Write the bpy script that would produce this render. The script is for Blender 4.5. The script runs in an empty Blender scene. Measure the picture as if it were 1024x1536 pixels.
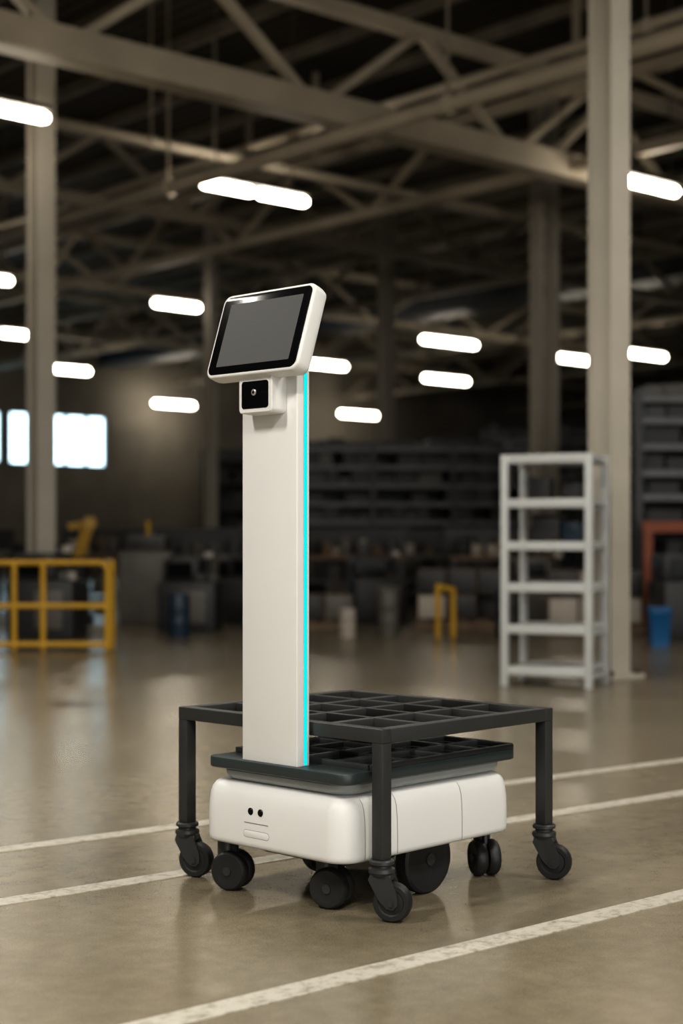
import bpy, bmesh, math, random
from mathutils import Matrix, Vector
random.seed(7)
TH = math.radians(41.3)          # building axes
RT = math.radians(46.0)          # robot axes
CX, CY = 0.085, 3.24

# ------------------------------------------------------------ materials
def newmat(name):
    m = bpy.data.materials.new(name); m.use_nodes = True
    return m, m.node_tree, m.node_tree.nodes["Principled BSDF"]
def pmat(name, col, rough=0.5, metal=0.0, var=0.08, scale=6.0, bump=0.0, bscale=200.0, coat=0.0, spec=0.5):
    m, nt, b = newmat(name)
    tc = nt.nodes.new("ShaderNodeTexCoord")
    n = nt.nodes.new("ShaderNodeTexNoise"); n.inputs["Scale"].default_value = scale; n.inputs["Detail"].default_value = 5
    r = nt.nodes.new("ShaderNodeValToRGB")
    r.color_ramp.elements[0].position = 0.3; r.color_ramp.elements[1].position = 0.7
    r.color_ramp.elements[0].color = (*[c*(1-var) for c in col], 1)
    r.color_ramp.elements[1].color = (*[min(1, c*(1+var)) for c in col], 1)
    nt.links.new(tc.outputs["Object"], n.inputs["Vector"]); nt.links.new(n.outputs["Fac"], r.inputs["Fac"])
    nt.links.new(r.outputs["Color"], b.inputs["Base Color"])
    b.inputs["Roughness"].default_value = rough; b.inputs["Metallic"].default_value = metal
    b.inputs["Coat Weight"].default_value = coat
    b.inputs["Specular IOR Level"].default_value = spec
    if bump > 0:
        n2 = nt.nodes.new("ShaderNodeTexNoise"); n2.inputs["Scale"].default_value = bscale
        bp = nt.nodes.new("ShaderNodeBump"); bp.inputs["Strength"].default_value = bump; bp.inputs["Distance"].default_value = 0.001
        nt.links.new(tc.outputs["Object"], n2.inputs["Vector"]); nt.links.new(n2.outputs["Fac"], bp.inputs["Height"])
        nt.links.new(bp.outputs["Normal"], b.inputs["Normal"])
    return m
def emat(name, col, s, base=(0.8, 0.8, 0.8)):
    m, nt, b = newmat(name)
    b.inputs["Base Color"].default_value = (*base, 1)
    b.inputs["Emission Color"].default_value = (*col, 1); b.inputs["Emission Strength"].default_value = s
    return m

WHITE = pmat("robot_white", (0.70, 0.70, 0.69), 0.45, var=0.01)
WHITE2 = pmat("bracket_white", (0.56, 0.56, 0.555), 0.45, var=0.02)
LGREY = pmat("lift_grey", (0.32, 0.345, 0.35), 0.45, var=0.03)
GLASS = pmat("black_glass", (0.005, 0.005, 0.006), 0.16, var=0.02, spec=0.2)
DISP = pmat("display_grey", (0.085, 0.086, 0.088), 0.45, var=0.04, scale=2, spec=0.25)
TRAY = pmat("tray_dark", (0.032, 0.042, 0.044), 0.42, var=0.1)
CART = pmat("cart_charcoal", (0.033, 0.034, 0.034), 0.45, var=0.1, bump=0.2, bscale=500)
RUB = pmat("rubber", (0.016, 0.016, 0.017), 0.5, var=0.15)
HUB = pmat("caster_plastic", (0.032, 0.033, 0.034), 0.4, var=0.1)
SEAM = pmat("seam", (0.2, 0.195, 0.185), 0.6)
CYAN = emat("led_cyan", (0.0, 0.80, 0.82), 0.95, (0.0, 0.02, 0.02)); CYAN.node_tree.nodes["Principled BSDF"].inputs["Specular IOR Level"].default_value = 0
LENS = pmat("lens_metal", (0.6, 0.55, 0.5), 0.25, 0.6)
STEEL = pmat("painted_steel", (0.46, 0.425, 0.365), 0.6, var=0.08, scale=2)
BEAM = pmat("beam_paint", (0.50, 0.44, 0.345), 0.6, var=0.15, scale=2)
BEAMD = pmat("beam_paint_shaded", (0.30, 0.262, 0.203), 0.7, var=0.2, scale=2)  # same beam paint, with the dimness of the far roof put into its colour
PIPE = pmat("pipe_paint", (0.60, 0.535, 0.43), 0.5, var=0.1, scale=2)
RACKW = pmat("rack_white", (0.47, 0.48, 0.48), 0.45, var=0.05)
YEL = pmat("safety_yellow", (0.50, 0.29, 0.02), 0.45, var=0.08)
ORA = pmat("rack_orange", (0.30, 0.075, 0.025), 0.5, var=0.1)
BLUE = pmat("bin_blue", (0.008, 0.10, 0.25), 0.45, var=0.1)
NAVY = pmat("drum_navy", (0.015, 0.035, 0.06), 0.45, var=0.1)
DARK = pmat("dark_machine", (0.028, 0.029, 0.030), 0.5, var=0.2)
MIDG = pmat("machine_grey", (0.12, 0.112, 0.10), 0.5, var=0.2)
CARD = pmat("cardboard", (0.16, 0.11, 0.07), 0.8, var=0.15)
PALE = pmat("pale_plastic", (0.40, 0.36, 0.31), 0.6, var=0.1)
WOOD = pmat("bench_wood", (0.14, 0.09, 0.055), 0.6, var=0.2)
RACKD = pmat("rack_dark", (0.06, 0.062, 0.07), 0.5, var=0.15)
RACKB = pmat("rack_beam", (0.20, 0.20, 0.215), 0.5, var=0.15)
TUBE = emat("tube_glow", (1.0, 0.90, 0.74), 22.0)
WALLM = pmat("wall_paint", (0.25, 0.225, 0.19), 0.8, var=0.25, scale=0.6)
WINM = emat("window_daylight", (0.58, 0.84, 0.98), 5.0)
FRAMEM = pmat("window_frame", (0.2, 0.2, 0.2), 0.5)

def floor_mat():
    m, nt, b = newmat("polished_concrete")
    L = nt.links.new
    tc = nt.nodes.new("ShaderNodeTexCoord")
    n1 = nt.nodes.new("ShaderNodeTexNoise"); n1.inputs["Scale"].default_value = 1.1; n1.inputs["Detail"].default_value = 7; n1.inputs["Roughness"].default_value = 0.6
    n2 = nt.nodes.new("ShaderNodeTexNoise"); n2.inputs["Scale"].default_value = 16; n2.inputs["Detail"].default_value = 7; n2.inputs["Roughness"].default_value = 0.72
    n3 = nt.nodes.new("ShaderNodeTexNoise"); n3.inputs["Scale"].default_value = 260; n3.inputs["Detail"].default_value = 3
    for n in (n1, n2, n3): L(tc.outputs["Object"], n.inputs["Vector"])
    r1 = nt.nodes.new("ShaderNodeValToRGB")
    r1.color_ramp.elements[0].position = 0.3; r1.color_ramp.elements[0].color = (0.182, 0.153, 0.104, 1)
    r1.color_ramp.elements[1].position = 0.72; r1.color_ramp.elements[1].color = (0.232, 0.199, 0.141, 1)
    L(n1.outputs["Fac"], r1.inputs["Fac"])
    r2 = nt.nodes.new("ShaderNodeValToRGB")
    r2.color_ramp.elements[0].position = 0.28; r2.color_ramp.elements[0].color = (0.76, 0.76, 0.76, 1)
    r2.color_ramp.elements[1].position = 0.72; r2.color_ramp.elements[1].color = (1.14, 1.14, 1.14, 1)
    L(n2.outputs["Fac"], r2.inputs["Fac"])
    r3 = nt.nodes.new("ShaderNodeValToRGB")
    r3.color_ramp.elements[0].position = 0.3; r3.color_ramp.elements[0].color = (0.75, 0.75, 0.75, 1)
    r3.color_ramp.elements[1].position = 0.6; r3.color_ramp.elements[1].color = (1.05, 1.05, 1.05, 1)
    L(n3.outputs["Fac"], r3.inputs["Fac"])
    mx = nt.nodes.new("ShaderNodeMixRGB"); mx.blend_type = 'MULTIPLY'; mx.inputs[0].default_value = 1
    L(r1.outputs["Color"], mx.inputs[1]); L(r2.outputs["Color"], mx.inputs[2])
    mx2 = nt.nodes.new("ShaderNodeMixRGB"); mx2.blend_type = 'MULTIPLY'; mx2.inputs[0].default_value = 1
    L(mx.outputs[0], mx2.inputs[1]); L(r3.outputs["Color"], mx2.inputs[2])
    L(mx2.outputs[0], b.inputs["Base Color"])
    mr = nt.nodes.new("ShaderNodeMapRange"); mr.inputs[1].default_value = 0.3; mr.inputs[2].default_value = 0.7
    mr.inputs[3].default_value = 0.235; mr.inputs[4].default_value = 0.265
    L(n1.outputs["Fac"], mr.inputs[0]); L(mr.outputs[0], b.inputs["Roughness"])
    b.inputs["Specular IOR Level"].default_value = 0.58
    return m
def line_mat():
    m, nt, b = newmat("worn_line_paint")
    L = nt.links.new
    tc = nt.nodes.new("ShaderNodeTexCoord")
    n = nt.nodes.new("ShaderNodeTexNoise"); n.inputs["Scale"].default_value = 35; n.inputs["Detail"].default_value = 8; n.inputs["Roughness"].default_value = 0.75
    L(tc.outputs["Object"], n.inputs["Vector"])
    r = nt.nodes.new("ShaderNodeValToRGB")
    r.color_ramp.elements[0].position = 0.36; r.color_ramp.elements[0].color = (0.22, 0.195, 0.15, 1)
    r.color_ramp.elements[1].position = 0.52; r.color_ramp.elements[1].color = (0.46, 0.435, 0.38, 1)
    L(n.outputs["Fac"], r.inputs["Fac"]); L(r.outputs["Color"], b.inputs["Base Color"])
    b.inputs["Roughness"].default_value = 0.42
    return m
def deck_mat():
    m, nt, b = newmat("roof_deck")
    L = nt.links.new
    tc = nt.nodes.new("ShaderNodeTexCoord")
    w = nt.nodes.new("ShaderNodeTexWave"); w.inputs["Scale"].default_value = 1.6; w.inputs["Distortion"].default_value = 0.0
    L(tc.outputs["Object"], w.inputs["Vector"])
    r = nt.nodes.new("ShaderNodeValToRGB")
    r.color_ramp.elements[0].color = (0.04, 0.034, 0.026, 1); r.color_ramp.elements[1].color = (0.11, 0.094, 0.07, 1)
    L(w.outputs["Fac"], r.inputs["Fac"]); L(r.outputs["Color"], b.inputs["Base Color"])
    b.inputs["Roughness"].default_value = 0.8; b.inputs["Specular IOR Level"].default_value = 0.1
    return m
FLOOR = floor_mat(); LINE = line_mat(); DECK = deck_mat()

# ------------------------------------------------------------ mesh helpers
class MB:
    def __init__(s, mats):
        s.bm = bmesh.new(); s.mats = mats
    def mi(s, m):
        if m not in s.mats: s.mats.append(m)
        return s.mats.index(m)
    def box(s, c, size, m, rot=0.0, bev=0.0, seg=2, M=None):
        mat = Matrix.Translation(c) @ (M.to_4x4() if M is not None else Matrix.Rotation(rot, 4, 'Z')) @ Matrix.Diagonal((*size, 1))
        r = bmesh.ops.create_cube(s.bm, size=1, matrix=mat)
        fs = set(f for v in r['verts'] for f in v.link_faces); i = s.mi(m)
        for f in fs: f.material_index = i
        if bev > 0:
            es = list(set(e for v in r['verts'] for e in v.link_edges))
            bmesh.ops.bevel(s.bm, geom=es, offset=bev, segments=seg, profile=0.5, affect='EDGES', clamp_overlap=True)
    def box2(s, a, b, m, bev=0.0, seg=2):
        c = [(a[i]+b[i])/2 for i in range(3)]; z = [abs(b[i]-a[i]) for i in range(3)]
        s.box(c, z, m, bev=bev, seg=seg)
    def cyl(s, p1, p2, r, m, seg=20, r2=None):
        p1 = Vector(p1); p2 = Vector(p2); d = p2-p1
        q = d.to_track_quat('Z', 'Y').to_matrix().to_4x4()
        mat = Matrix.Translation((p1+p2)/2) @ q
        x = bmesh.ops.create_cone(s.bm, cap_ends=True, segments=seg, radius1=r, radius2=r if r2 is None else r2, depth=d.length, matrix=mat)
        i = s.mi(m)
        for f in set(f for v in x['verts'] for f in v.link_faces): f.material_index = i
    def beam(s, p1, p2, w, h, m):   # rectangular member between points
        p1 = Vector(p1); p2 = Vector(p2); d = p2-p1
        X = d.normalized(); up = Vector((0, 0, 1))
        if abs(X.dot(up)) > 0.98: up = Vector((0, 1, 0))
        Y = up.cross(X).normalized(); Z = X.cross(Y)
        M = Matrix((X, Y, Z)).transposed()
        s.box((p1+p2)/2, (d.length, w, h), m, M=M)
    def lathe(s, prof, c, axis, m, seg=32):
        q = Vector(axis).to_track_quat('Z', 'Y').to_matrix().to_4x4()
        T = Matrix.Translation(c) @ q; i = s.mi(m); rings = []
        for (r, h) in prof:
            rings.append([s.bm.verts.new(T @ Vector((r*math.cos(2*math.pi*k/seg), r*math.sin(2*math.pi*k/seg), h))) for k in range(seg)])
        for a, b in zip(rings, rings[1:]):
            for k in range(seg):
                f = s.bm.faces.new((a[k], a[(k+1) % seg], b[(k+1) % seg], b[k])); f.material_index = i
        f = s.bm.faces.new(rings[0][::-1]); f.material_index = i
        f = s.bm.faces.new(rings[-1]); f.material_index = i
    def loft(s, rect, rad, levels, m, T=Matrix.Identity(4), n=8):
        x0, x1, y0, y1 = rect; i = s.mi(m); rings = []
        for (z, ins) in levels:
            a0, a1, b0, b1 = x0+ins, x1-ins, y0+ins, y1-ins; r = max(rad-ins, 0.002); ring = []
            for (cx, cy, st) in ((a1-r, b1-r, 0), (a0+r, b1-r, 90), (a0+r, b0+r, 180), (a1-r, b0+r, 270)):
                for k in range(n+1):
                    t = math.radians(st+90*k/n)
                    ring.append(s.bm.verts.new(T @ Vector((cx+r*math.cos(t), cy+r*math.sin(t), z))))
            rings.append(ring)
        N = len(rings[0])
        for a, b in zip(rings, rings[1:]):
            for k in range(N):
                f = s.bm.faces.new((a[k], a[(k+1) % N], b[(k+1) % N], b[k])); f.material_index = i
        f = s.bm.faces.new(rings[0][::-1]); f.material_index = i
        f = s.bm.faces.new(rings[-1]); f.material_index = i
    def done(s, name, parent=None, loc=(0, 0, 0), rz=0.0, smooth=35):
        bmesh.ops.recalc_face_normals(s.bm, faces=s.bm.faces)
        me = bpy.data.meshes.new(name); s.bm.to_mesh(me); s.bm.free()
        for m in s.mats: me.materials.append(m)
        for p in me.polygons: p.use_smooth = True
        me.set_sharp_from_angle(angle=math.radians(smooth))
        o = bpy.data.objects.new(name, me); bpy.context.collection.objects.link(o)
        o.location = loc; o.rotation_euler[2] = rz
        if parent: o.parent = parent
        return o
def empty(name, loc=(0, 0, 0), rz=0.0):
    e = bpy.data.objects.new(name, None); bpy.context.collection.objects.link(e)
    e.empty_display_size = 0.1; e.location = loc; e.rotation_euler[2] = rz
    return e
def ab(a, b):
    c, s = math.cos(TH), math.sin(TH)
    return (a*c-b*s, a*s+b*c)

# ------------------------------------------------------------ room shell (building axes a,b)
A0, A1, B0, B1, ZR = -16.0, 50.0, -13.0, 34.5, 6.6
m = MB([]); m.box2((A0-.2, B0-.2, -0.15), (A1+.2, B1+.2, 0), FLOOR); m.done("floor", rz=TH)
m = MB([]); m.box2((A0-.2, B0-.2, ZR), (A1+.2, B1+.2, ZR+0.15), DECK); m.done("ceiling", rz=TH)
def wall_with_windows(name, axis, pos, lo, hi, wins, z0, z1):
    m = MB([]); t = 0.2
    def seg(u0, u1, za, zb):
        if axis == 'b': m.box2((u0, min(pos, pos+t), za), (u1, max(pos, pos+t), zb), WALLM)
        else: m.box2((min(pos, pos+t), u0, za), (max(pos, pos+t), u1, zb), WALLM)
    seg(lo, hi, 0, z0); seg(lo, hi, z1, ZR)
    u = lo
    for (w0, w1) in wins:
        seg(u, w0, z0, z1); u = w1
    seg(u, hi, z0, z1)
    return m.done(name, rz=TH)
bw = [(15.2, 17.6), (18.3, 19.08), (19.24, 19.88), (20.3, 22.15)]
wall_with_windows("wall_back", 'b', B1, A0, A1, bw, 2.73, 4.07)
for i, (w0, w1) in enumerate(bw):
    e = empty("window_%d" % (i+1), rz=TH)
    m = MB([]); m.box2((w0, B1+.1, 2.73), (w1, B1+.12, 4.07), WINM); m.done("pane", e)
    m = MB([])
    for x in [w0+.04, w1-.04] + [w0+(w1-w0)*k/3 for k in ((1, 2) if w1-w0 > 1 else ())]:
        m.box2((x-.04, B1+.02, 2.73), (x+.04, B1+.1, 4.07), FRAMEM)
    for z in (2.76, 4.04): m.box2((w0, B1+.02, z-.025), (w1, B1+.1, z+.025), FRAMEM)
    m.done("frame", e)
m = MB([]); m.box2((A1, B0, 0), (A1+.2, B1, ZR), WALLM); m.done("wall_right", rz=TH)
m = MB([]); m.box2((A0-.2, B0, 0), (A0, B1, ZR), WALLM); m.done("wall_left", rz=TH)
m = MB([]); m.box2((A0, B0-.2, 0), (A1, B0, ZR), WALLM); m.done("wall_front", rz=TH)

# floor lines
def fline(p, q, w):
    p = Vector((*p, 0)); q = Vector((*q, 0)); d = (q-p)
    m = MB([]); m.box((0, 0, 0.001), (d.length, w, 0.002), LINE)
    c = (p+q)/2
    m.done("floor_line", loc=(c.x, c.y, 0.0), rz=math.atan2(d.y, d.x))
fline((-1.3, 1.70), (6.0, 8.03), 0.066)
fline((-4.0, 0.79), (7.0, 9.72), 0.062)
fline((-4.0, 1.60), (7.0, 10.1), 0.062)

# ------------------------------------------------------------ roof structure
def truss(axis, pos, lo, hi, z0, z1, mat, w=0.16, step=1.6, w0=None):
    m = MB([])
    P = (lambda t, z: (t, pos, z)) if axis == 'a' else (lambda t, z: (pos, t, z))
    m.beam(P(lo, z0), P(hi, z0), w0 or w, (w0 or w), mat)
    m.beam(P(lo, z1), P(hi, z1), w, w, mat)
    t = lo
    while t + step <= hi:
        m.beam(P(t, z0), P(t+step/2, z1), w*.6, w*.6, mat)
        m.beam(P(t+step/2, z1), P(t+step, z0), w*.6, w*.6, mat)
        t += step
    # hangers to the roof
    t = lo + 1
    while t < hi:
        m.beam(P(t, z1), P(t, ZR), w*.5, w*.5, mat); t += step*3
    m.done("roof_truss", rz=TH)
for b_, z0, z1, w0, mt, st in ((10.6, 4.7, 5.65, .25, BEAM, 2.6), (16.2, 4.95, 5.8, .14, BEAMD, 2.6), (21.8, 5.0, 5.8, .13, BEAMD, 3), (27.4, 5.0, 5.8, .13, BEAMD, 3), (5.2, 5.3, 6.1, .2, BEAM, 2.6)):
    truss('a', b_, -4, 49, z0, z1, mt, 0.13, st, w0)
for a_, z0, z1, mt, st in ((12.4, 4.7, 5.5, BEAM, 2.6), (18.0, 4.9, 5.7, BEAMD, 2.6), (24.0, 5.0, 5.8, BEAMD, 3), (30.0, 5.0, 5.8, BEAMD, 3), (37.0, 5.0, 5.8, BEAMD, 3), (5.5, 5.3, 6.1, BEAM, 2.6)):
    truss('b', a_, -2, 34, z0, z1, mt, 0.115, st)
m = MB([])
for k in range(40): 
    a_ = 2+k*1.2; m.beam((a_, -3, ZR-.07), (a_, 34.3, ZR-.07), 0.06, 0.14, BEAMD)
m.done("ceiling_purlins", rz=TH)
# pipes
def pipe(pts, r, name="ceiling_pipe", hang=()):
    m = MB([])
    for p, q in zip(pts, pts[1:]): m.cyl(p, q, r, PIPE, 20)
    for h in hang:
        m.cyl((h[0], h[1], h[2]), (h[0], h[1], ZR), 0.015, BEAMD, 8)
        m.lathe([(r*1.25, -.04), (r*1.25, .04)], h, Vector(pts[1])-Vector(pts[0]), PIPE, 20)
    m.done(name, rz=TH)
pipe([(9.07, -3, 4.4), (9.07, 33, 4.4)], 0.072, hang=[(9.07, t, 4.4) for t in (1, 5, 9, 13, 17, 22, 28)])
pipe([(10.4, -3, 5.1), (10.4, 33, 5.1)], 0.045, hang=[(10.4, t, 5.1) for t in (2, 8, 14, 20, 28)])
pipe([(-3, 13.2, 4.9), (48, 13.2, 4.9)], 0.05, hang=[(t, 13.2, 4.9) for t in (3, 9, 15, 21, 30, 40)])
m = MB([]); m.box2((21.5, 0, 5.3), (22.3, 34, 5.9), DARK, bev=.03)
for t in range(1, 33, 4): m.beam((21.9, t, 5.9), (21.9, t, ZR), .05, .05, DARK)
m.done("ventilation_duct", rz=TH)

# steel columns
def column(a, b, w=0.24):
    m = MB([])
    m.box((0, 0, 0.012), (w+.12, w+.12, 0.024), STEEL)
    for s in (-1, 1): m.box((0, s*w*.45, ZR/2), (w, w*.1, ZR-.02), STEEL)
    m.box((0, 0, ZR/2), (w*.7, w*.8, ZR-.02), STEEL)
    for x in (-1, 1):
        for y in (-1, 1): m.cyl((x*(w/2+.03), y*(w/2+.03), .02), (x*(w/2+.03), y*(w/2+.03), .05), .014, DARK, 6)
    x, y = ab(a, b)
    m.done("steel_column", loc=(x, y, 0), rz=TH)
column(7.19, 5.8, 0.175); column(7.19, 12.3, .19); column(13.9, 12.3, .12); column(14.35, 12.45, .12)
column(13.9, 18.8, .15); column(17.5, 18.8, .2); column(20.6, 25.3, .2); column(27.5, 18.8, .2)

# ------------------------------------------------------------ ceiling lights, plus added fill lamps
def lamp(x, y, L, z=4.4, power=0, tube=TUBE, segs=1, thick=0.062):
    e = empty("ceiling_or_fill_light", (x, y, z), TH)
    m = MB([])
    for k in range(segs):
        l = L/segs; c = -L/2+l*(k+.5)
        hl = l/2-.02
        m.lathe([(.0, -hl), (thick*.7, -hl+.01), (thick, -hl+.05), (thick, hl-.05), (thick*.7, hl-.01), (0.0, hl)], (c, 0, 0), (1, 0, 0), tube, 16)
    m.done("tube", e)
    m = MB([])
    m.box((0, 0, thick+.03), (L, .1, .05), MIDG, bev=.008)
    for s in (-1, 1): m.cyl((s*L*.35, 0, thick+.05), (s*L*.35, 0, ZR-z), .008, MIDG, 6)
    m.done("housing", e)
    if power:
        ld = bpy.data.lights.new("fill_glow", 'AREA'); ld.shape = 'RECTANGLE'; ld.size = L; ld.size_y = .25
        ld.energy = power; ld.color = (1, .955, .87)
        o = bpy.data.objects.new("fill_glow", ld); bpy.context.collection.objects.link(o)
        o.parent = e; o.location = (0, 0, -thick-.03)
for x, y, L, sg in ((-2.91, 12.81, 1.2, 1), (-.888, 15.97, 1.5, 2), (3.134, 15.67, .96, 1), (-2.51, 23.6, .94, 1), (1.955, 28, 1.5, 1),
                 (2.335, 34.5, 1.5, 1), (-5.73, 32.5, 1.13, 1), (-4.40, 40.7, 1.4, 1), (-.313, 31.6, 1.17, 1), (.493, 44, 1.55, 1),
                 (4.60, 30.6, 1.15, 1), (5.88, 29.9, 1.3, 1), (-5.65, 26.9, .7, 1), (-4.82, 21.2, .75, 1)):
    lamp(x, y, L*.95, segs=sg, thick=.038+.0009*y)
for x, y, p in ((-3.0, 1.0, 200), (0.5, -1.5, 200), (3.2, 2.5, 115), (-4, 6.5, 90), (-0.8, 5.6, 80), (4.5, 8.0, 70), (-1, -6, 125)):  # out-of-view lamps added as fill, to brighten the robot and near floor
    lamp(x, y, 1.5, power=p)
# added fill light behind the camera; the wall there has no opening
def area_fill(name, loc, rot, sx, sy, e, col):
    ld = bpy.data.lights.new(name, 'AREA'); ld.shape = 'RECTANGLE'; ld.size = sx; ld.size_y = sy; ld.energy = e; ld.color = col
    o = bpy.data.objects.new(name, ld); bpy.context.collection.objects.link(o); o.location = loc; o.rotation_euler = rot
x, y = ab(-2, B0+.3)
area_fill("front_fill", (x, y, 2.6), (math.radians(90), 0, TH), 14, 4, 680, (1, .99, .96))

# ------------------------------------------------------------ CART (static frame table)
W, Dp, HT, T = 0.60, 0.66, 0.405, 0.03     # x(v) length, y(u) width
cart = empty("caster_cart", (CX, CY, 0), RT)
m = MB([])
for x in (T/2, W-T/2):
    m.box((x, Dp/2, HT-T/2), (T, Dp, T), CART, bev=.002)
for y in (T/2, Dp-T/2):
    m.box((W/2, y, HT-T/2), (W-2*T+.002, T, T), CART, bev=.002)
m.done("top_frame", cart)
m = MB([])
nx, ny = 4, 4
for i in range(1, nx):
    x = T+(W-2*T)*i/nx; m.box((x, Dp/2, HT-.013), (.015, Dp-2*T+.01, .024), CART, bev=.002)
for j in range(1, ny):
    y = T+(Dp-2*T)*j/ny; m.box((W/2, y, HT-.0125), (W-2*T+.01, .022, .021), CART, bev=.002)
for i in range(nx):
    for j in range(ny):
        x0 = T+(W-2*T)*i/nx; x1 = T+(W-2*T)*(i+1)/nx; y0 = T+(Dp-2*T)*j/ny; y1 = T+(Dp-2*T)*(j+1)/ny
        m.box2((x0, y0, HT-.029), (x0+.022, y1, HT-.024), CART); m.box2((x1-.022, y0, HT-.029), (x1, y1, HT-.024), CART)
        m.box2((x0, y0, HT-.0295), (x1, y0+.026, HT-.0245), CART); m.box2((x0, y1-.026, HT-.0295), (x1, y1, HT-.0245), CART)
m.done("top_grid", cart)
def caster(parent, name, x, y, ztop, r, ang, off=0.024):
    m = MB([])
    m.lathe([(.0, 0), (.024, 0), (.027, -.003), (.027, -.009), (.021, -.012), (.021, -.016), (.028, -.019), (.029, -.026), (.024, -.034), (0, -.034)], (x, y, ztop), (0, 0, 1), HUB, 28)
    dx, dy = math.cos(ang), math.sin(ang); nxv = Vector((-dy, dx, 0))
    c = Vector((x+dx*off, y+dy*off, r))
    top = ztop-.03
    for s in (-1, 1):
        base = c+nxv*(s*.0175)
        prof = [(-off-.02, top-r), (-off+.022, top-r), (.014, .02), (.016, -.004), (.006, -.014), (-.008, -.012), (-.026, .006), (-off-.024, top-r-.012)]
        i = m.mi(HUB); vs = []
        for sd in (-.003, .003):
            vs.append([m.bm.verts.new(base+nxv*sd+Vector((dx*p, dy*p, q))) for p, q in prof])
        n = len(prof)
        m.bm.faces.new(vs[0]).material_index = i; m.bm.faces.new(vs[1][::-1]).material_index = i
        for k in range(n): m.bm.faces.new((vs[0][k], vs[0][(k+1) % n], vs[1][(k+1) % n], vs[1][k])).material_index = i
    m.cyl(c-nxv*.024, c+nxv*.024, .007, HUB, 14)
    m.box((x+dx*.003, y+dy*.003, top-.006), (.046, .038, .014), HUB, rot=ang, bev=.004)
    m.lathe([(r*.3, -.015), (r*.62, -.013), (r*.68, -.0155), (r*.9, -.0155), (r*.98, -.010), (r, -.004), (r, .004), (r*.98, .010), (r*.9, .0155), (r*.68, .0155), (r*.62, .013), (r*.3, .015)], c, nxv, RUB, 40)
    m.done(name, parent)
a_w = math.radians(-18)-RT
for k, (x, y) in enumerate(((T/2, T/2), (T/2, Dp-T/2), (W-T/2, T/2), (W-T/2, Dp-T/2))):
    m = MB([]); m.box((x, y, (HT-T+.13)/2), (T, T, HT-T-.13), CART, bev=.002); m.done("leg_%d" % (k+1), cart)
    caster(cart, "caster_%d" % (k+1), x, y, 0.13, .042, a_w)

# ------------------------------------------------------------ ROBOT
rob = empty("autonomous_mobile_robot", (CX, CY, 0), RT)
X0, X1, Y0, Y1 = -.055, .535, .06, .520
levels = [(.115, .02), (.117, .006), (.122, .001), (.13, 0), (.17, 0), (.20, .001), (.226, .004), (.240, .009), (.250, .017), (.256, .030), (.258, .05)]
m = MB([]); m.loft((X0, X1, Y0, Y1), .055, levels, WHITE, n=12)
body = m.done("body", rob, smooth=50)
m = MB([]); i = m.mi(SEAM)
for sx in (.012, .115, .335):
    pv = None
    for z, ins in levels[2:9]:
        a = m.bm.verts.new((sx-.0008, Y0+ins-.0005, z)); b = m.bm.verts.new((sx+.0008, Y0+ins-.0005, z))
        if pv: m.bm.faces.new((pv[0], pv[1], b, a)).material_index = i
        pv = (a, b)
m.done("panel_seams", rob)
m = MB([])
for y in (.347, .315): 
    m.lathe([(0, 0), (.0082, 0), (.0082, .002), (.007, .003), (0, .003)], (X0+.002, y, .199), (-1, 0, 0), GLASS, 24)
m.done("sensor_eyes", rob)
TF = Matrix(((0, 0, -1, X0+.0005), (-1, 0, 0, .328), (0, 1, 0, .149), (0, 0, 0, 1)))
m = MB([])
m.loft((-.042, .042, -.0085, .0085), .0085, [(0, 0), (.0006, 0), (.0008, .0008)], SEAM, TF)
m.loft((-.041, .041, -.0075, .0075), .0075, [(0, 0), (.001, 0), (.0014, .001)], WHITE, TF)
m.box((X0+.0006, .328, .1735), (.002, .078, .0018), SEAM)
m.done("front_handle", rob)
m = MB([])
m.box2((X0+.10, Y0+.10, .085), (X1-.10, Y1-.10, .12), DARK, bev=.01)
m.box2((X0+.05, Y0+.05, .108), (X1-.05, Y1-.05, .119), DARK, bev=.004)
m.done("chassis", rob)
m = MB([])
m.loft((X0+.02, X1-.02, Y0+.015, Y1-.04), .05, [(.256, .02), (.262, .008), (.268, .002), (.272, 0), (.280, 0), (.283, .004), (.292, .004)], LGREY, n=10)
m.done("lift_platform", rob)
TX0, TX1, TY0, TY1 = -.058, .535, .052, .496
m = MB([])
m.loft((TX0, TX1, TY0, TY1), .03, [(.286, .004), (.288, .001), (.290, 0), (.3075, 0), (.3095, .001), (.310, .003)], TRAY, n=8)
nx, ny = 4, 4
gx0, gx1, gy0, gy1 = .03, TX1-.012, TY0+.012, TY1-.012
for i in range(nx+1):
    x = gx0+(gx1-gx0)*i/nx; m.box((x, (gy0+gy1)/2, .316), (.012, gy1-gy0, .013), CART, bev=.002)
for j in range(ny+1):
    y = gy0+(gy1-gy0)*j/ny; m.box(((gx0+gx1)/2, y, .3155), (gx1-gx0, .014, .012), CART, bev=.002)
for i in range(nx):
    for j in range(ny):
        cx = gx0+(gx1-gx0)*(i+.5)/nx; cy = gy0+(gy1-gy0)*(j+.5)/ny
        m.box((cx, cy, .3105), ((gx1-gx0)/nx-.05, (gy1-gy0)/ny-.04, .0016), GLASS)
m.done("load_tray", rob)
MX0, MX1, MY0, MY1, MZ = -.045, -.006, .209, .385, 1.172
m = MB([])
m.box2((MX0, MY0, .309), (MX1, MY1, MZ), WHITE, bev=.003, seg=3)
m.done("mast", rob)
m = MB([]); m.box2((-.0240, MY0-.0016, .312), (-.0155, MY0+.001, MZ-.001), CYAN); m.done("led_strip", rob)
m = MB([]); m.box2((-.0265, MY0-.0006, .311), (-.0125, MY0+.001, MZ-.001), WHITE2); m.done("led_channel", rob)
t = math.radians(18)
r_ = Vector((0, -1, 0)); h_ = Vector((math.sin(t), 0, math.cos(t))); n_ = Vector((-math.cos(t), 0, math.sin(t)))
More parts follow.
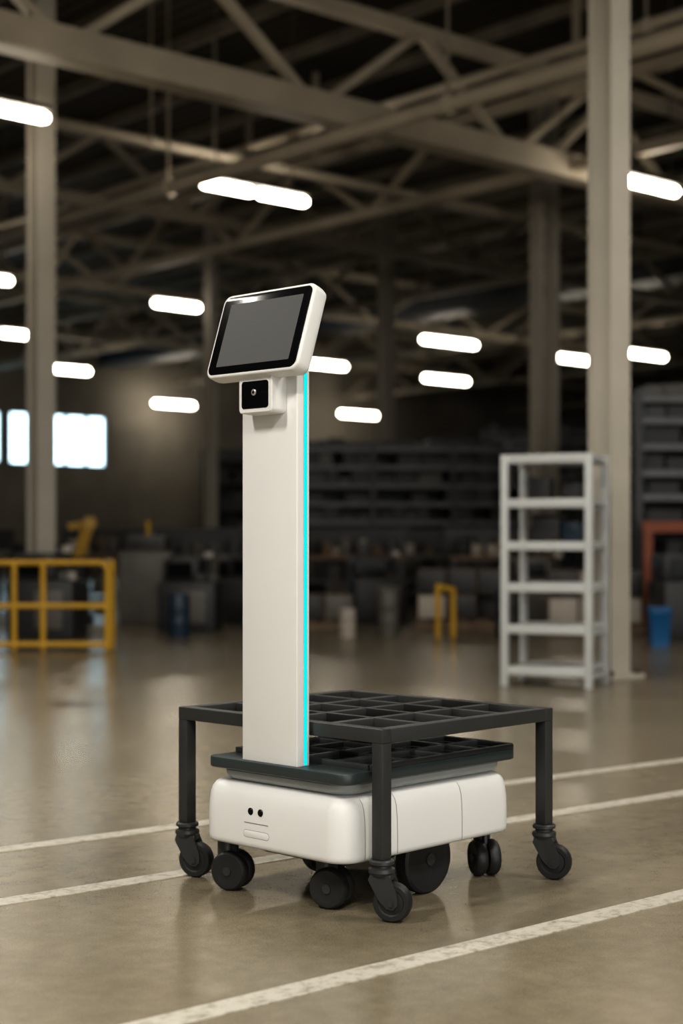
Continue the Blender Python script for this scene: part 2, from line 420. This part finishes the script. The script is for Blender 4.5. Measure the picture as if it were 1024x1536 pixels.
TM = Matrix(((r_.x, h_.x, n_.x, -.072), (r_.y, h_.y, n_.y, .299), (r_.z, h_.z, n_.z, 1.261), (0, 0, 0, 1)))
m = MB([])
m.loft((-.1475, .1475, -.1015, .1015), .022, [(-.046, .016), (-.044, .009), (-.040, .004), (-.03, .001), (-.02, 0), (-.006, 0), (-.0025, .001), (-.0005, .0028), (0, .005)], WHITE, TM, n=10)
m.done("tablet_case", rob, smooth=50)
m = MB([])
m.loft((-.1405, .1405, -.0945, .0945), .017, [(-.001, 0), (.0004, 0), (.0007, .0006)], GLASS, TM, n=8)
m.done("tablet_glass", rob)
m = MB([])
m.loft((-.116, .116, -.076, .076), .002, [(0, 0), (.0011, 0)], DISP, TM, n=2)
m.done("tablet_display", rob)
m = MB([])
m.box((-.030, .297, 1.178), (.028, .12, .06), WHITE2, bev=.004)
m.done("tablet_bracket", rob)
CM = Matrix(((0, 0, -1, -.045), (-1, 0, 0, .297), (0, 1, 0, 1.122), (0, 0, 0, 1)))
m = MB([])
m.loft((-.055, .055, -.043, .045), .012, [(0, 0), (.012, .0), (.024, .001), (.040, .002), (.042, .004)], WHITE, CM, n=8)
m.done("sensor_housing", rob)
m = MB([])
m.loft((-.0425, .0425, -.031, .029), .007, [(.041, 0), (.0428, 0), (.0432, .001)], GLASS, CM, n=6)
m.lathe([(0, 0), (.0072, 0), (.0072, .002), (.0055, .003), (0, .0025)], CM @ Vector((-0.002, .004, .0430)), (-1, 0, 0), LENS, 20)
m.lathe([(0, 0), (.0035, 0), (.003, .0008), (0, .0012)], CM @ Vector((-0.002, .004, .0455)), (-1, 0, 0), GLASS, 16)
m.done("depth_camera", rob)
def twin(name, x, y, ang, r=.045):
    m = MB([]); d = Vector((math.cos(ang), math.sin(ang), 0)); n = Vector((-d.y, d.x, 0)); c = Vector((x, y, r))
    for s in (-1, 1):
        cc = c+n*(s*.0165)
        m.lathe([(r*.25, -.0135), (r*.55, -.0125), (r*.62, -.0135), (r*.88, -.0135), (r*.98, -.008), (r, -.003), (r, .003), (r*.98, .008), (r*.88, .0135), (r*.62, .0135), (r*.55, .0125), (r*.25, .0135)], cc, n, RUB, 36)
    m.cyl(c-n*.033, c+n*.033, .010, HUB, 16)
    m.box((x-d.x*.012, y-d.y*.012, .075), (.05, .012, .06), HUB, rot=ang, bev=.004)
    m.cyl((x-d.x*.018, y-d.y*.018, .07), (x-d.x*.018, y-d.y*.018, .118), .02, HUB, 20)
    m.done(name, rob)
twin("front_caster_right", .03, .175, math.radians(-25)-RT)
twin("front_caster_left", 0.0, .465, math.radians(-25)-RT)
twin("rear_caster_right", .515, .14, math.radians(-75)-RT, .043)
twin("rear_caster_left", .49, .44, math.radians(-30)-RT)
for nm, y in (("drive_wheel_right", .125), ("drive_wheel_left", .435)):
    m = MB([]); r = .078
    m.lathe([(r*.2, -.020), (r*.5, -.016), (r*.68, -.020), (r*.93, -.020), (r, -.014), (r, .014), (r*.93, .020), (r*.68, .020), (r*.5, .016), (r*.2, .020)], (.275, y, r), (0, 1, 0), RUB, 48)
    m.cyl((.275, y-.024, r), (.275, y+.024, r), .014, HUB, 16)
    m.done(nm, rob)

# ------------------------------------------------------------ white shelving rack
ang = math.atan2(8.40-8.59, 1.343-.907)
rack = empty("shelving_rack", (.907, 8.59, 0), ang)
w, dpt, h = .476, .36, 1.28
m = MB([])
for x in (.0, w):
    for y in (0, dpt): m.box((x, y, h/2), (.042, .036, h), RACKW, bev=.003)
for x in (0, w):
    for z in (.06, .30, .54, .78, 1.02, 1.26): m.box((x, dpt/2, z), (.02, dpt, .03), RACKW)
m.done("posts", rack)
m = MB([])
for z in (.085, .315, .545, .775, 1.01, 1.255):
    m.box((w/2, 0, z), (w-.04, .03, .05), RACKW, bev=.002)
    m.box((w/2, dpt, z), (w-.04, .03, .05), RACKW, bev=.002)
    m.box((w/2, dpt/2, z+.012), (w-.01, dpt-.02, .012), RACKW)
m.done("shelves", rack)
m = MB([])
for (x, z, s, mt) in ((.15, 1.03+.07, (.12, .12, .12), DARK), (.19, .8+.08, (.16, .14, .14), DARK), (.33, .8+.06, (.1, .12, .1), NAVY), (.33, 1.03+.05, (.1, .12, .09), DARK)):
    m.box((x, dpt*.6, z), s, mt, bev=.004)
m.done("stored_parts", rack)

# ------------------------------------------------------------ yellow railing
rail = empty("safety_railing", (0, 0, 0))
def tubes(name, segs, r, mat, parent):
    m = MB([])
    for p, q in segs: m.cyl(p, q, r, mat, 14)
    for p in set([tuple(s[0]) for s in segs]+[tuple(s[1]) for s in segs]):
        bmesh.ops.create_uvsphere(m.bm, u_segments=14, v_segments=8, radius=r, matrix=Matrix.Translation(p))
    m.done(name, parent)
yr = 11.25
segs = []
xr = -1.70
for z in (.645, .33, .05):
    segs.append(((-3.4, yr, z), (xr-.05 if z > .6 else xr, yr, z)))
segs.append(((xr-.05, yr, .645), (xr-.014, yr, .63))); segs.append(((xr-.014, yr, .63), (xr, yr, .595)))
segs.append(((xr, yr, .595), (xr, yr, .02)))
for x in (-2.17, -2.38, -2.9, -3.4): segs.append(((x, yr, .645), (x, yr, .02)))
tubes("front_rails", segs, .021, YEL, rail)
segs = []
for z in (.645, .05): segs.append(((xr+.02, yr+.1, z), (xr-.16, yr+1.0, z)))
for k in (0.1, 1.0): segs.append(((xr+.02-.18*((k-.1)/.9), yr+k, .02), (xr+.02-.18*((k-.1)/.9), yr+k, .645)))
tubes("side_rails", segs, .019, YEL, rail)
bar = empty("safety_barrier")
tubes("hoop", [((.79, 12.7, .02), (.79, 12.7, .43)), ((.79, 12.7, .43), (.92, 12.75, .40)), ((.92, 12.75, .40), (.92, 12.75, .02))], .024, YEL, bar)

# ------------------------------------------------------------ storage racks in the distance
def storage_rack(x, y, rz, w, h, dep, tiers, beammat, bays=3, full=.85):
    m = MB([])
    for k in range(bays+1):
        px = -w/2+w*k/bays
        for py in (-dep/2, dep/2): m.box((px, py, h/2), (.07, .07, h), RACKD)
    for z in tiers:
        for py in (-dep/2, dep/2): m.box((0, py, z), (w, .04, .055), beammat)
        m.box((0, 0, z+.03), (w, dep, .02), RACKD)
        px = -w/2+.1
        zi = [t for t in tiers if t > z]; gap = (min(zi)-z if zi else .15)
        while px < w/2-.3:
            bw_ = random.uniform(.14, .36)
            if random.random() < full:
                bh = random.uniform(.35, .8)*gap
                m.box((px+bw_/2, random.uniform(-.1, .0), z+.04+bh/2), (bw_*.92, dep*.7, bh), random.choice([DARK, DARK, DARK, DARK, MIDG, RACKD]))
            px += bw_
    m.box((0, dep/2+.03, h/2), (w, .02, h), DARK)
    m.done("storage_rack", loc=(x, y, 0), rz=rz)
storage_rack(.95, 21.5, math.radians(4), 3.3, 2.15, .8, (.25, .75, 1.05, 1.3, 1.55, 1.8, 2.05), RACKB)
storage_rack(4.2, 14.6, math.radians(2), 3.0, 2.15, .8, (.2, .92, 1.2, 1.42, 1.66, 1.9, 2.1), RACKB)
m = MB([]); m.box((0, 0, 0), (3.0, .05, .10), ORA); 
for s in (-1.45, 0, 1.45): m.box((s, 0, -.45), (.08, .06, .95), ORA)
m.done("rack_guard_rail", loc=(4.2, 13.95, .93), rz=math.radians(2))
storage_rack(6.3, 30, math.radians(6), 7, 3.0, 1.0, (.3, .9, 1.5, 2.1, 2.7), RACKB, bays=5)
storage_rack(-1.4, 35, math.radians(10), 3.4, 2.9, 1.0, (.3, .9, 1.5, 2.1, 2.6), RACKD, bays=3)
storage_rack(2.2, 27.4, math.radians(4), 3.8, 2.5, 1.0, (.3, .9, 1.5, 1.9, 2.3), RACKB, bays=3)

# ------------------------------------------------------------ workshop clutter
MIX = [DARK, DARK, MIDG, PALE, CARD, PALE, RACKD, MIDG]
def workbench(x, y, rz, w=1.4):
    m = MB([]); d = .6; h = .62
    m.box((0, 0, h), (w, d, .05), random.choice([WOOD, MIDG]), bev=.005)
    m.box((0, 0, .18), (w-.1, d-.08, .025), MIDG)
    for sx in (-1, 1):
        for sy in (-1, 1): m.box((sx*(w/2-.04), sy*(d/2-.04), h/2), (.05, .05, h), DARK)
    for k in range(18):
        mt = random.choice(MIX); px = random.uniform(-w/2+.12, w/2-.12); py = random.uniform(-.2, .2)
        s = random.uniform(.05, .15); z0 = random.choice([h+.025, h+.025, .193])
        if random.random() < .5: m.box((px, py, z0+s*.6), (s, s*.9, s*1.2), mt, rot=random.random(), bev=.006)
        else:
            m.lathe([(s*.45, 0), (s*.5, .02), (s*.48, s*1.1), (s*.25, s*1.35), (s*.2, s*1.5)], (px, py, z0), (0, 0, 1), mt, 14)
    m.box((0, d/2-.02, h+.2), (w, .02, .26), DARK)
    m.done("workbench", loc=(x, y, 0), rz=rz)
def machine(x, y, rz, s=1.0, mt=None):
    mt = mt or random.choice([DARK, MIDG, DARK])
    m = MB([])
    m.box((0, 0, .3*s), (.7*s, .6*s, .6*s), mt, bev=.02)
    m.box((-.1*s, .05*s, .74*s), (.45*s, .45*s, .28*s), mt, bev=.03)
    m.box((-.1*s, -.19*s, .74*s), (.3*s, .02, .18*s), GLASS)
    m.cyl((.22*s, 0, .6*s), (.22*s, 0, .9*s), .03*s, DARK, 12)
    m.box((.24*s, -.08*s, .92*s), (.12*s, .05*s, .1*s), PALE, bev=.01)
    for k in range(4):
        q = random.uniform(.05, .1)*s
        m.box((random.uniform(.1, .3)*s, random.uniform(-.2, .1)*s, .6*s+q/2), (q, q, q), random.choice(MIX), rot=random.random(), bev=.004)
    for sx in (-1, 1):
        for sy in (-1, 1): m.cyl((sx*.28*s, sy*.22*s, 0), (sx*.28*s, sy*.22*s, .05), .03, DARK, 10)
    m.box((.1*s, -.305*s, .3*s), (.3*s, .012, .4*s), MIDG, bev=.004)
    m.done("workshop_machine", loc=(x, y, 0), rz=rz)
def pallet(x, y, rz, rows=2):
    m = MB([])
    for k in range(5): m.box((-.36+.18*k, 0, .085), (.11, .7, .02), WOOD)
    for k in (-1, 0, 1): m.box((0, k*.3, .04), (.84, .08, .07), WOOD)
    for r in range(rows):
        for i in range(3):
            for j in range(2):
                if random.random() < .85:
                    m.box((-.27+.27*i, -.17+.34*j, .1+.11+.225*r), (.25, .32, .215), random.choice([CARD, DARK, DARK, MIDG, PALE]), rot=random.uniform(-.05, .05), bev=.006)
    m.done("pallet_of_boxes", loc=(x, y, 0), rz=rz)
def drum(x, y, mt, r=.15, h=.5):
    m = MB([])
    m.lathe([(r*.96, 0), (r, .01), (r, h*.3), (r*1.04, h*.33), (r, h*.36), (r, h*.64), (r*1.04, h*.67), (r, h*.7), (r, h-.01), (r*.96, h), (r*.9, h-.01)], (0, 0, 0), (0, 0, 1), mt, 24)
    m.done("storage_drum", loc=(x, y, 0))
machine(-3.7, 13.6, .1, 1.0, DARK); machine(-2.45, 12.9, -.1, .8, DARK)
machine(-4.6, 16.5, .2, 1.1, DARK)
m = MB([])
m.lathe([(.16, 0), (.16, .05), (.11, .1), (.10, .45), (.12, .5), (.12, .6), (.08, .65)], (0, 0, 0), (0, 0, 1), DARK, 24)
m.beam((0, 0, .62), (.1, -.03, .98), .09, .11, YEL); m.cyl((.1, -.1, .98), (.1, .05, .98), .065, YEL, 20)
m.beam((.1, -.03, .98), (-.12, -.06, .94), .06, .06, YEL); m.cyl((-.12, -.06, .97), (-.12, -.06, .82), .03, DARK, 12)
m.done("industrial_robot_arm", loc=(-2.6, 15.3, 0), rz=.3)
m = MB([])
m.box((0, 0, .35), (.5, .5, .7), MIDG, bev=.02); m.box((0, 0, .78), (.36, .36, .16), DARK, bev=.02); m.cyl((0, 0, .86), (0, 0, 1.0), .025, YEL)
m.done("control_cabinet", loc=(-1.9, 15.2, 0))
spots = [(-1.5, 16.9), (.1, 17.0), (1.7, 16.9), (3.6, 16.9), (-3.0, 19.4), (-1.1, 19.4), (.6, 18.9), (3.7, 18.7), (-4.9, 20), (.3, 24.3), (-3.9, 25.2)]
for x, y in spots: workbench(x, y, random.uniform(-.08, .08), random.uniform(1.1, 1.4))
for x, y in [(-.85, 15.2), (.35, 15.3), (1.9, 14.9), (-1.35, 13.9), (3.9, 20.5), (-3.2, 16.9)]: machine(x, y, random.uniform(-.2, .2), random.uniform(.7, .9))
for x, y, r in [(1.1, 14.2, 2), (-.3, 14.1, 1), (2.2, 13.5, 2), (-4.3, 22.5, 3), (1.6, 20.2, 3)]: pallet(x, y, random.uniform(-.15, .15), r)
drum(-1.36, 12.95, NAVY, .09, .36); drum(.40, 13.2, MIDG, .09, .38); drum(.05, 12.9, PALE, .07, .24); drum(1.38, 12.9, DARK, .10, .38)
machine(2.85, 12.7, .1, .8, DARK)
m = MB([])
m.loft((-.085, .085, -.08, .08), .02, [(0, .02), (.25, .002), (.26, -.006), (.28, -.006), (.28, .004), (.25, .008)], BLUE, n=5)
m.box((0, 0, .29), (.17, .15, .02), BLUE, bev=.006)
m.done("waste_bin", loc=(2.42, 11.8, 0))

# ------------------------------------------------------------ world + camera
wd = bpy.data.worlds.new("world"); bpy.context.scene.world = wd; wd.use_nodes = True
wd.node_tree.nodes["Background"].inputs[0].default_value = (.6, .7, .8, 1); wd.node_tree.nodes["Background"].inputs[1].default_value = .3
cd = bpy.data.cameras.new("camera"); cam = bpy.data.objects.new("camera", cd); bpy.context.collection.objects.link(cam)
cam.location = (0, 0, .8); cam.rotation_euler = (math.radians(90), 0, 0)
cd.sensor_fit = 'VERTICAL'; cd.sensor_height = 36; cd.sensor_width = 24; cd.lens = 2320/1536*36; cd.shift_y = 44/1536
cd.dof.use_dof = True; cd.dof.focus_distance = 3.4; cd.dof.aperture_fstop = 2.2
cd.clip_end = 200
bpy.context.scene.camera = cam
vs = bpy.context.scene.view_settings
vs.view_transform = 'Standard'
try: vs.look = 'Medium High Contrast'
except Exception as ex: print("look", ex)
